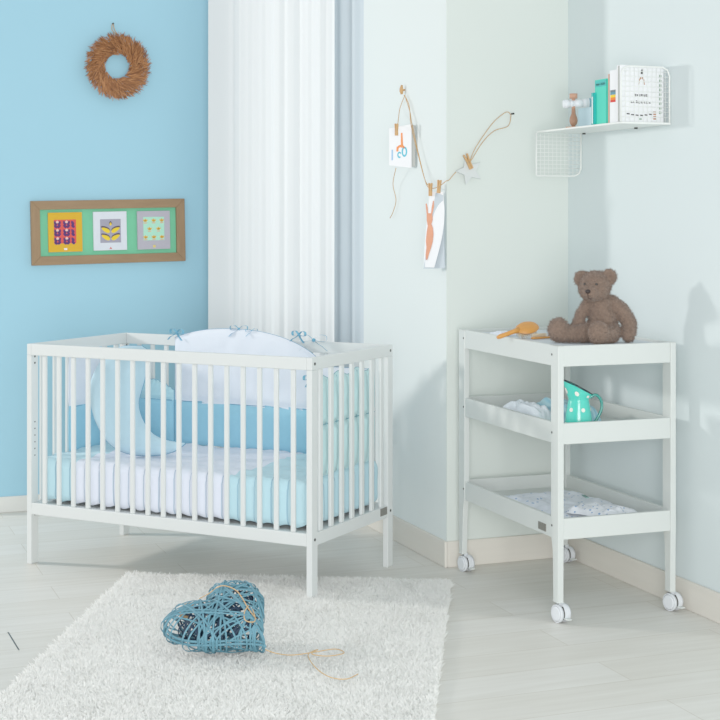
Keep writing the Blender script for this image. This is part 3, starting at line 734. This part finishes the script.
def ring(bm, cx, cy, rx, ry, w, a0=0, a1=2*PI, M=LM, z=.0022):
    n = 24; A = []; 
    for i in range(n+1):
        a = a0+(a1-a0)*i/n; A.append(((cx+(rx+w)*math.cos(a), cy+(ry+w)*math.sin(a)), (cx+(rx-w)*math.cos(a), cy+(ry-w)*math.sin(a))))
    for (o0, i0), (o1, i1) in zip(A, A[1:]):
        bm.faces.new([bm.verts.new(M @ V((x, y, z))) for x, y in (i0, o0, o1, i1)])
bm = nb(); prism(bm, [(.004, -.005), (.016, -.005), (.012, .055), (.004, .055)], .002, .003, LM); ring(bm, .004, -.012, .018, .014, .005, .3, 3.6); prism(bm, [(-.02, -.02), (-.01, -.02), (-.008, .0), (-.018, .0)], .002, .003, LM); obj('orange_letter', bm, OR, lc)
bm = nb(); ring(bm, .022, -.022, .011, .017, .004); ring(bm, -.004, -.034, .008, .01, .0035, .5, 5.4); obj('cyan_letter', bm, CY, lc)
bm = prism(nb(), [(-.045, -.055), (-.038, -.055), (-.038, -.012), (-.045, -.012)], .002, .003, LM); obj('side_lettering', bm, BLU, lc)
# rabbit drawing on a curling sheet, grey sheet behind
RO = mwp(433, 226, .040); RMl = frame(V((0, 0, 0)), gx, EZ, gn)
rd = empty('rabbit_drawing', RO, 0, 'white sheet with an orange long-eared animal painting hanging from the twine', 'drawing')
KX, KY = 197., 250.
def curl(u, v):
    py = 266-73*v; l = 424+6*v**1.5; r = 436+8.5*math.sin(min(1, v*1.15)*PI*.62)-2.2*max(0, v-.8)*5*.5
    return RMl @ V(((l+(r-l)*u-433)/KX, (226-py)/KY, .012*(1-v)*u))
obj('sheet', grid(nb(), 12, 24, curl), PAPER, rd)
def curlpt(px, py):
    v = (266-py)/73; l = 424+6*v**1.5; r = 436+8.5*math.sin(min(1, v*1.15)*PI*.62)-2.2*max(0, v-.8)*5*.5
    return curl((px-l)/(r-l), v)+gn*.0016
def paint(name, pts, m):
    bm = nb(); f = bm.faces.new([bm.verts.new(curlpt(x, y)) for x, y in pts]); bmesh.ops.triangulate(bm, faces=[f]); obj(name, bm, m, rd)
paint('painted_ear', [(427.2, 204), (428.2, 208), (428.6, 215), (427.2, 216), (426.4, 209), (426, 204.5)], FOX)
paint('painted_ear', [(434.2, 201.5), (434.4, 207), (432.8, 215), (431.2, 215.5), (432, 208), (433.2, 202)], FOX)
paint('painted_body', [(427, 215), (429, 213.5), (431.5, 213.8), (433, 216), (433.2, 220), (432, 224), (433.6, 228), (434.2, 234), (433.6, 241), (432, 247), (430, 253), (428.4, 258.5), (426.6, 259), (426.2, 254), (427, 247), (426.4, 240), (427.2, 232), (428.2, 226), (427.2, 221)], FOX)
paint('painted_foot', [(427, 253), (429.5, 251), (429, 257), (427.4, 259.2), (426.4, 257)], pmat('plum_wash', '#a98398', .9, .1, 60))
go = mwp(438, 229, .028); gs = empty('grey_sheet', go, 0, 'pale grey sheet hanging behind the rabbit painting at the wall corner', 'sheet')
obj('sheet', prism(nb(), [(-.07, -.155), (.034, -.15), (.026, .13), (-.01, .14)], 0, .002, RMl), pmat('pale_blue_grey_paper', '#c9d3da', .9, .02), gs)
# star
so = bwp(469, 171, .018); st = empty('fabric_star', so, 0, 'pale grey padded star hanging from the twine on the back wall', 'star')
SMt = frame(V((0, 0, 0)), E1, EZ, -E2)
sp = []
for i in range(10):
    a = PI/2+.35+i*PI/5; r = .056 if i % 2 == 0 else .026; sp.append((r*math.cos(a)*1.05, r*math.sin(a)))
bm = prism(nb(), sp, 0, .008, SMt); obj('star_body', bm, pmat('light_grey_felt', '#d9dedd', .9, .03, 60, .3), st, bevel=.002)

# ------------------------------------------------------------------ blue wall: wreath and framed cards
BN = E2; BW = lambda px, py, d=0: on_plane(px, py, BL-E2*d, E2)
BM = frame(V((0, 0, 0)), E1, EZ, -E2)      # x right, y up, z out of the wall
wc = BW(116, 67, .006); wr = empty('twig_wreath', wc, 0, 'round brown twig wreath hanging on the blue wall', 'wreath')
R0, R1 = .044, .160
verts, faces, cols = [], [], []
for i in range(2400):
    t = rng.random(); a = rng.uniform(0, 2*PI); rad = R0+(R1-R0)*(.08+.72*t)
    tube_a = (rad-(R0+R1)/2)/((R1-R0)/2); h = .045*math.sqrt(max(0, 1-tube_a**2))*rng.uniform(.75, 1.0)+.004
    ln = rng.uniform(.028, .045); sw = .75+rng.normal(0, .34)
    c = np.array([rad*math.cos(a), rad*math.sin(a), h])
    d = np.array([math.cos(a+sw), math.sin(a+sw), rng.normal(.12, .2)]); d /= np.linalg.norm(d)
    if rad > .125: ln *= .75
    n1 = np.cross(d, [0, 0, 1]); n1 /= np.linalg.norm(n1); n2 = np.cross(d, n1); w = rng.uniform(.0011, .0021)
    k = len(verts)
    for q_, ww in ((c, w), (c+d*ln*.6, w*1.25), (c+d*ln, w*.35)):
        for e in (n1, -.5*n1+.87*n2, -.5*n1-.87*n2): verts.append(tuple(BM @ V(q_+e*ww)))
    for s in (0, 3):
        for j in range(3): faces.append((k+s+j, k+s+(j+1) % 3, k+s+3+(j+1) % 3, k+s+3+j))
    faces.append((k+6, k+7, k+8)); cols += [rng.random()]*7
me = bpy.data.meshes.new('twigs'); me.from_pydata(verts, [], faces)
at = me.attributes.new('tone', 'FLOAT', 'FACE'); at.data.foreach_set('value', cols)
def tone_mat(name, cs, rough=.7):
    m = bpy.data.materials.new(name); m.use_nodes = True; N = m.node_tree.nodes; L = m.node_tree.links
    a_ = N.new('ShaderNodeAttribute'); a_.attribute_name = 'tone'; cr = N.new('ShaderNodeValToRGB')
    for i, c in enumerate(cs):
        e = cr.color_ramp.elements[i] if i < 2 else cr.color_ramp.elements.new(.5)
        e.color = lin(c)
    for i, e in enumerate(cr.color_ramp.elements): e.position = i/(len(cs)-1)
    for e, c in zip(cr.color_ramp.elements, cs): e.color = lin(c)
    L.new(a_.outputs['Fac'], cr.inputs[0]); L.new(cr.outputs[0], N['Principled BSDF'].inputs['Base Color']); N['Principled BSDF'].inputs['Roughness'].default_value = rough
    return m
obj('twigs', me, tone_mat('brown_twigs', ['#7d4f31', '#b07849', '#cf9868']), wr)
bm = nb(); tube(bm, [BM @ V(((R0+R1)/2*math.cos(2*PI*i/40), (R0+R1)/2*math.sin(2*PI*i/40), .016)) for i in range(40)], .018, 8, True); obj('ring_core', bm, pmat('dark_straw', '#5c3a22', .9), wr)
hp = BW(113, 23, .008)-wc
bm = nb(); tube(bm, spline([V((0, 0, .15))+hp*0-E2*.01, hp+V((-.006, 0, -.03)), hp, hp+V((.006, 0, -.03)), V((.004, 0, .15))-E2*.01], 6), .0022, 5); obj('hanging_loop', bm, pmat('straw_string', '#c9ae86', .9), wr)
tag(obj('nail', cyl(nb(), wc+hp+E2*.016-EZ*.003, wc+hp-E2*.006-EZ*.003, .004, n=10), BOLT), 'small nail above the twig wreath on the blue wall', 'nail')

fo = BW(108.5, 231.5, .002); fr = empty('framed_picture', fo, 0, 'wide brown wooden frame with three small cards on green, on blue wall', 'picture')
FM = BM @ Matrix.Rotation(math.radians(1.15), 4, 'Z')
FW, FH = .360, .148
WF = pmat('greyish_brown_wood', '#a3886a', .6, .2, 9, .3, 200, .2, stretch=(1, 1, 8))
WF2 = pmat('greyish_brown_wood_vertical', '#a3886a', .6, .2, 9, .3, 200, .2, stretch=(8, 8, 1))
fwid = .041
for pts, m in (([(-FW, FH), (-FW+fwid, FH-fwid), (FW-fwid, FH-fwid), (FW, FH)], WF), ([(-FW, -FH), (FW, -FH), (FW-fwid, -FH+fwid), (-FW+fwid, -FH+fwid)], WF),
               ([(-FW, -FH), (-FW+fwid, -FH+fwid), (-FW+fwid, FH-fwid), (-FW, FH)], WF2), ([(FW, -FH), (FW, FH), (FW-fwid, FH-fwid), (FW-fwid, -FH+fwid)], WF2)):
    obj('frame_bar', prism(nb(), pts, 0, .028, FM), m, fr, bevel=.002)
obj('backing', box(nb(), (-FW+fwid, -FH+fwid, .002), (FW-fwid, FH-fwid, .008), FM), hexm('mint_green_card', '#7bcda4'), fr)
def card(cx, cy, w, h, col, label):
    M = FM @ Matrix.Translation((cx, cy, .009))
    c_ = obj('card', box(nb(), (-w/2, -h/2, 0), (w/2, h/2, .012), M), hexm('card_stock', col), fr, bevel=.001); tag(c_, label); return M, c_
def quad(bm, x0, y0, x1, y1, M, z=.0125): bm.faces.new([bm.verts.new(M @ V((x, y, z))) for x, y in ((x0, y0), (x1, y0), (x1, y1), (x0, y1))])
def poly(bm, pts, M, z): bm.faces.new([bm.verts.new(M @ V((x, y, z))) for x, y in pts])
def leaf(bm, cx, cy, ln, wd, ang, M, z):
    pts = []
    for i in range(12):
        t = i/12*2*PI; x = ln/2*math.cos(t); y = wd/2*math.sin(t)*(1-.3*math.cos(t)); pts.append((cx+x*math.cos(ang)-y*math.sin(ang), cy+x*math.sin(ang)+y*math.cos(ang)))
    poly(bm, pts, M, z)
sx_ = 1/212.
M1, k1 = card((66.5-108.5)*sx_*1.03, .002, .156, .182, '#e3b312', 'mustard yellow card with a red and purple leaf print')
bm = nb(); quad(bm, -.052, -.052, .05, .058, M1); obj('print_ground', bm, hexm('coral_red', '#e2574f'), k1)
b1, b2, b3 = nb(), nb(), nb()
for cx, half in ((-.036, 0), (.006, 0), (.043, 1)):
    for r_ in range(3):
        cy = .036-r_*.038
        for s in ((-1,) if half else (-1, 1)):
            leaf(b1, cx+s*.009, cy+.006, .022, .014, PI/2-s*.5, M1, .0128); leaf(b1, cx+s*.008, cy-.009, .02, .013, PI/2-s*.9, M1, .0128)
        if not half: leaf(b2, cx, cy+.012, .012, .012, PI/2, M1, .0132)
obj('print_leaves', b1, hexm('deep_purple', '#5b2a72'), k1); obj('print_berries', b2, hexm('pale_pink', '#f1c6c0'), k1)
quad(b3, -.007, -.082, .007, -.074, M1); obj('print_mark', b3, PAPER, k1)
M2, k2 = card((109.3-108.5)*sx_*1.03, .003, .156, .180, '#e3e7ef', 'white card with a yellow leaf sprig print')
bm = nb(); quad(bm, -.047, -.055, .05, .055, M2); obj('print_ground', bm, hexm('mauve_grey', '#a9a6b6'), k2)
b1, b2 = nb(), nb()
for s in (-1, 1):
    for cy in (-.028, .006): 
        leaf(b2, .002+s*.024, cy+.003, .048, .024, (PI-.55 if s < 0 else .55), M2, .0128); leaf(b1, .002+s*.023, cy-.002, .044, .019, (PI-.5 if s < 0 else .5), M2, .0131)
leaf(b2, .002, .036, .02, .014, PI/2, M2, .0128); leaf(b1, .002, .032, .015, .010, PI/2, M2, .0131)
obj('print_shadow', b2, hexm('dark_plum', '#5d4a58'), k2); obj('print_leaves', b1, hexm('bright_yellow', '#f0d02a'), k2)
b3 = nb(); poly(b3, [(-.006, -.084), (.008, -.084), (.001, -.074)], M2, .0128); obj('print_mark', b3, hexm('coral', '#dd6a62'), k2)
M3, k3 = card((151.8-108.5)*sx_*1.03, .002, .156, .180, '#bdb9c4', 'grey card with small orange flowers on pale aqua')
bm = nb(); quad(bm, -.05, -.048, .05, .062, M3); obj('print_ground', bm, hexm('pale_aqua', '#b5ead2'), k3)
b1, b2 = nb(), nb()
for r_, xs in enumerate(((-.04, .0, .038), (-.02, .022), (-.04, .0, .038))):
    for x in xs:
        cy = .042-r_*.039
        for an in (PI/2, PI/2+.9, PI/2-.9): leaf(b1, x+.006*math.cos(an), cy+.005*math.sin(an), .016, .009, an, M3, .0128)
        quad(b2, x-.008, cy-.01, x+.008, cy-.006, M3, .0128)
obj('print_flowers', b1, hexm('light_orange', '#ebbf4e'), k3); obj('print_stems', b2, hexm('apricot', '#e9b087'), k3)
b3 = nb(); quad(b3, -.005, -.082, .007, -.07, M3, .0128); obj('print_mark', b3, hexm('butter_yellow', '#e9d67c'), k3)

# ------------------------------------------------------------------ rug
ra = V((-.872, 5.60, 0)); rb2 = V((.335, 5.49, 0)); ru = (rb2-ra).normalized(); rv = V((ru.y, -ru.x, 0)); RWD = (rb2-ra).length; RLN = 1.85
rug = empty('shaggy_rug', ra+ru*RWD/2+rv*RLN/2, 0, 'white shaggy rectangular rug on the pale wooden floor', 'rug')
rug_o = rug.location.copy()
RM = frame(ra-rug_o, ru, rv, -EZ)
RUGM = pmat('white_shag', '#fafaf8', .95, .01, 6, spec=.02, transl=.45)
bm = nb(); 
vs = [[bm.verts.new(RM @ V((x, y, -z))) for x, y in ((.01, .01), (RWD-.01, .01), (RWD-.01, RLN-.01), (.01, RLN-.01))] for z in (.001, .012)]
for i in range(4): bm.faces.new((vs[0][i], vs[0][(i+1) % 4], vs[1][(i+1) % 4], vs[1][i]))
bm.faces.new(vs[1])
obj('backing', bm, RUGM, rug)
n = 90000
px_ = rng.uniform(0, RWD, n); py_ = RLN*rng.uniform(0, 1, n)
nzv = np.array([noise.noise(V((x*9, y*9, 0))) for x, y in zip(px_, py_)]); nz2 = np.array([noise.noise(V((x*9, y*9, 7))) for x, y in zip(px_, py_)])
hgt = .024+.003*nzv+rng.normal(0, .002, n)
dx = nzv*.012+rng.normal(0, .008, n); dy = nz2*.012+rng.normal(0, .008, n)+.003
ux, uy, vx, vy = ru.x, ru.y, rv.x, rv.y; o_ = ra-rug_o
def wpt(x, y, z): return np.stack([o_.x+ux*x+vx*y, o_.y+uy*x+vy*y, z], 1)
ang = rng.uniform(0, PI, n); w = .0026; wx, wy = np.cos(ang)*w, np.sin(ang)*w
A = wpt(px_-wx, py_-wy, np.full(n, .010)); B = wpt(px_+wx, py_+wy, np.full(n, .010))
C_ = wpt(px_+dx*.5+wx*.8, py_+dy*.5+wy*.8, hgt*.75); D_ = wpt(px_+dx*.5-wx*.8, py_+dy*.5-wy*.8, hgt*.75); T_ = wpt(px_+dx, py_+dy, hgt)
verts = np.stack([A, B, C_, D_, T_], 1).reshape(-1, 3)
me = bpy.data.meshes.new('pile'); nf = 2*n
me.vertices.add(5*n); me.vertices.foreach_set('co', verts.ravel())
me.loops.add(7*n); me.polygons.add(2*n)
base_i = (np.arange(n)*5)[:, None]; li = (base_i+np.array([0, 1, 2, 3, 3, 2, 4])).ravel()
me.loops.foreach_set('vertex_index', li.astype(np.int32))
ls = np.stack([np.arange(n)*7, np.arange(n)*7+4], 1).ravel(); me.polygons.foreach_set('loop_start', ls.astype(np.int32))
me.update(calc_edges=True); me.validate()
pl = obj('pile', me, RUGM, rug); pl['kind'] = 'stuff'

# ------------------------------------------------------------------ wicker heart and its cord
th = math.radians(20); Tv = V((0, math.cos(th), math.sin(th))); Nv = V((0, -math.sin(th), math.cos(th)))
an = math.radians(47); hx = V((1, 0, 0))*math.cos(an)+Tv*math.sin(an); hy = -V((1, 0, 0))*math.sin(an)+Tv*math.cos(an)
HC_ = V((-.400, 4.588, .104)); HM = frame(V((0, 0, 0)), hx, hy, Nv)
heart = empty('wicker_heart', HC_, 0, 'blue woven wicker heart lying tilted on the white shaggy rug', 'heart')
def hout(t): x = 16*math.sin(t)**3; y = 13*math.cos(t)-5*math.cos(2*t)-2*math.cos(3*t)-math.cos(4*t); return x/32*.345, (y+2.5)/29*.325
HP = [hout(2*PI*i/360) for i in range(360)]; HA = sorted((math.atan2(y, x), math.hypot(x, y)) for x, y in HP)
HAa = np.array([a for a, _ in HA]); HAr = np.array([r for _, r in HA])
def hR(a): return float(np.interp(a, HAa, HAr, period=2*PI))
def hsurf(x, y, side, k=1.):
    r = math.hypot(x, y); R = hR(math.atan2(y, x)); rho = min(1, r/max(R, 1e-6)); return V((x, y, side*.058*k*math.sqrt(max(0, 1-rho**2.6))))
def weave(bm, cnt, k, wd, jit):
    for i in range(cnt):
        a = random.uniform(0, PI); off = random.uniform(-.135, .135); dx_, dy_ = math.cos(a), math.sin(a); ox, oy = -dy_*off, dx_*off
        ts = [t for t in np.linspace(-.3, .3, 241) if math.hypot(ox+dx_*t, oy+dy_*t) < hR(math.atan2(oy+dy_*t, ox+dx_*t))*k]
        if len(ts) < 20: continue
        t0, t1 = ts[0], ts[-1]; lift = random.uniform(0, jit); loop = []; m = 26
        for j in range(2*m):
            side = 1 if j < m else -1; s = (j % m)/m; s = (1-math.cos(s*PI))/2; t = t0+(t1-t0)*(s if side > 0 else 1-s)
            x, y = ox+dx_*t, oy+dy_*t; R = hR(math.atan2(y, x))*k; r = math.hypot(x, y)
            if r > R: x, y = x*R/r, y*R/r; r = R
            p = V((x, y, side*(.058*k*math.sqrt(max(0, 1-(r/R)**2.6)))))
            nn = V((x*.4, y*.4, p.z*3)); nn = nn.normalized() if nn.length > 1e-6 else V((0, 0, side)); loop.append((p+nn*lift, nn))
        prev = None; first = None; L_ = len(loop)
        for j in range(L_+1):
            p, nn = loop[j % L_]; tan = (loop[(j+1) % L_][0]-loop[j-1][0]).normalized() if j < L_ else (loop[1][0]-loop[-1][0]).normalized()
            sd = tan.cross(nn); sd = sd.normalized()*wd if sd.length > 1e-6 else V((wd, 0, 0))
            e = [bm.verts.new(HM @ (p-sd-nn*.0012)), bm.verts.new(HM @ (p-sd*.6+nn*.001)), bm.verts.new(HM @ (p+sd*.6+nn*.001)), bm.verts.new(HM @ (p+sd-nn*.0012))]
            if prev:
                for q_ in range(3): f = bm.faces.new((prev[q_], e[q_], e[q_+1], prev[q_+1])); f.smooth = True
            prev = e
bm = nb(); weave(bm, 52, 1., .0027, .009)
for kk in (.99, .96):
    tube(bm, [HM @ V((x*kk, y*kk, (.006 if kk < .98 else -.004))) for x, y in HP[::6]], .004, 6, True)
obj('woven_strips', bm, pmat('blue_rattan', '#6a9dae', .6, .3, 25), heart)
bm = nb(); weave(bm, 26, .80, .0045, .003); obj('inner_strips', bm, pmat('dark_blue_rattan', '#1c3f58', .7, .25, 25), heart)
CORD = pmat('tan_cord', '#d8b98c', .9, .1, 100)
bm = nb()
hpt = lambda x, y, l=.010: HM @ (hsurf(x, y, 1)+V((0, 0, l)))
tube(bm, spline([hpt(*p) for p in ((-.03, .10), (.02, .115), (.06, .10), (.07, .05), (.055, .0), (.035, -.05), (.03, -.09))], 8), .0017, 5)
tube(bm, spline([hpt(*p) for p in ((.045, -.04), (.01, -.06), (-.01, -.085), (.005, -.105), (.03, -.085), (.047, -.055))], 8), .0017, 5)
zc = .034
fl = [at_z(262, 648, .05)-HC_, at_z(275, 653, zc)-HC_, at_z(292, 655, zc)-HC_, at_z(315, 652, zc)-HC_, at_z(335, 649, zc)-HC_, at_z(344, 653, zc)-HC_, at_z(328, 656, zc)-HC_, at_z(312, 654, zc+.003)-HC_, at_z(318, 649.5, zc+.003)-HC_, at_z(308, 655, zc)-HC_, at_z(316, 668, zc)-HC_, at_z(330, 677, zc)-HC_, at_z(346, 679, zc)-HC_, at_z(358, 674, zc)-HC_]
tube(bm, spline(fl, 8), .0017, 5)
for k in range(5):
    cc = hpt(-.075+.002*k, .075, .004); tube(bm, spline([HM.inverted() and (HM @ (V((-.07, .118-.002*k, .02+.004*k))+V((.026*math.cos(a_), .010*math.sin(a_), .012*math.sin(a_))))) for a_ in np.linspace(0, 2*PI, 9)[:-1]], 4, True), .0015, 5, True)
obj('cord', bm, CORD, heart)

# ------------------------------------------------------------------ light
def area(name, loc_, tgt, size, power, col=(1, 1, 1), sy=None):
    l = bpy.data.lights.new(name, 'AREA'); l.energy = power; l.size = size; l.color = col
    if sy: l.shape = 'RECTANGLE'; l.size_y = sy
    o = bpy.data.objects.new(name, l); C.objects.link(o); o.location = loc_
    o.rotation_euler = (V(tgt)-V(loc_)).to_track_quat('-Z', 'Y').to_euler(); return o
area('key_softbox', (-4.5, 6.5, 2.0), (.6, 5.4, .9), 0.35, 90.0, (1, .985, .96))
area('front_softbox', (.25, -.8, 1.25), (-.1, 6, .8), 2.2, 192.0, (1, 1, 1))
w = bpy.data.worlds.new('studio'); bpy.context.scene.world = w; w.use_nodes = True
w.node_tree.nodes['Background'].inputs[0].default_value = (.90, .97, 1, 1); w.node_tree.nodes['Background'].inputs[1].default_value = 0.58
cam = bpy.data.cameras.new('camera'); co = bpy.data.objects.new('camera', cam); C.objects.link(co)
co.location = CAM; co.rotation_euler = (PI/2, 0, 0); cam.sensor_width = 36; cam.lens = 36*F/720; cam.shift_y = (YH-360)/720; cam.clip_start = .05
sc = bpy.context.scene; sc.camera = co
sc.view_settings.view_transform = 'Standard'; sc.view_settings.look = 'None'; sc.view_settings.gamma = 1.4
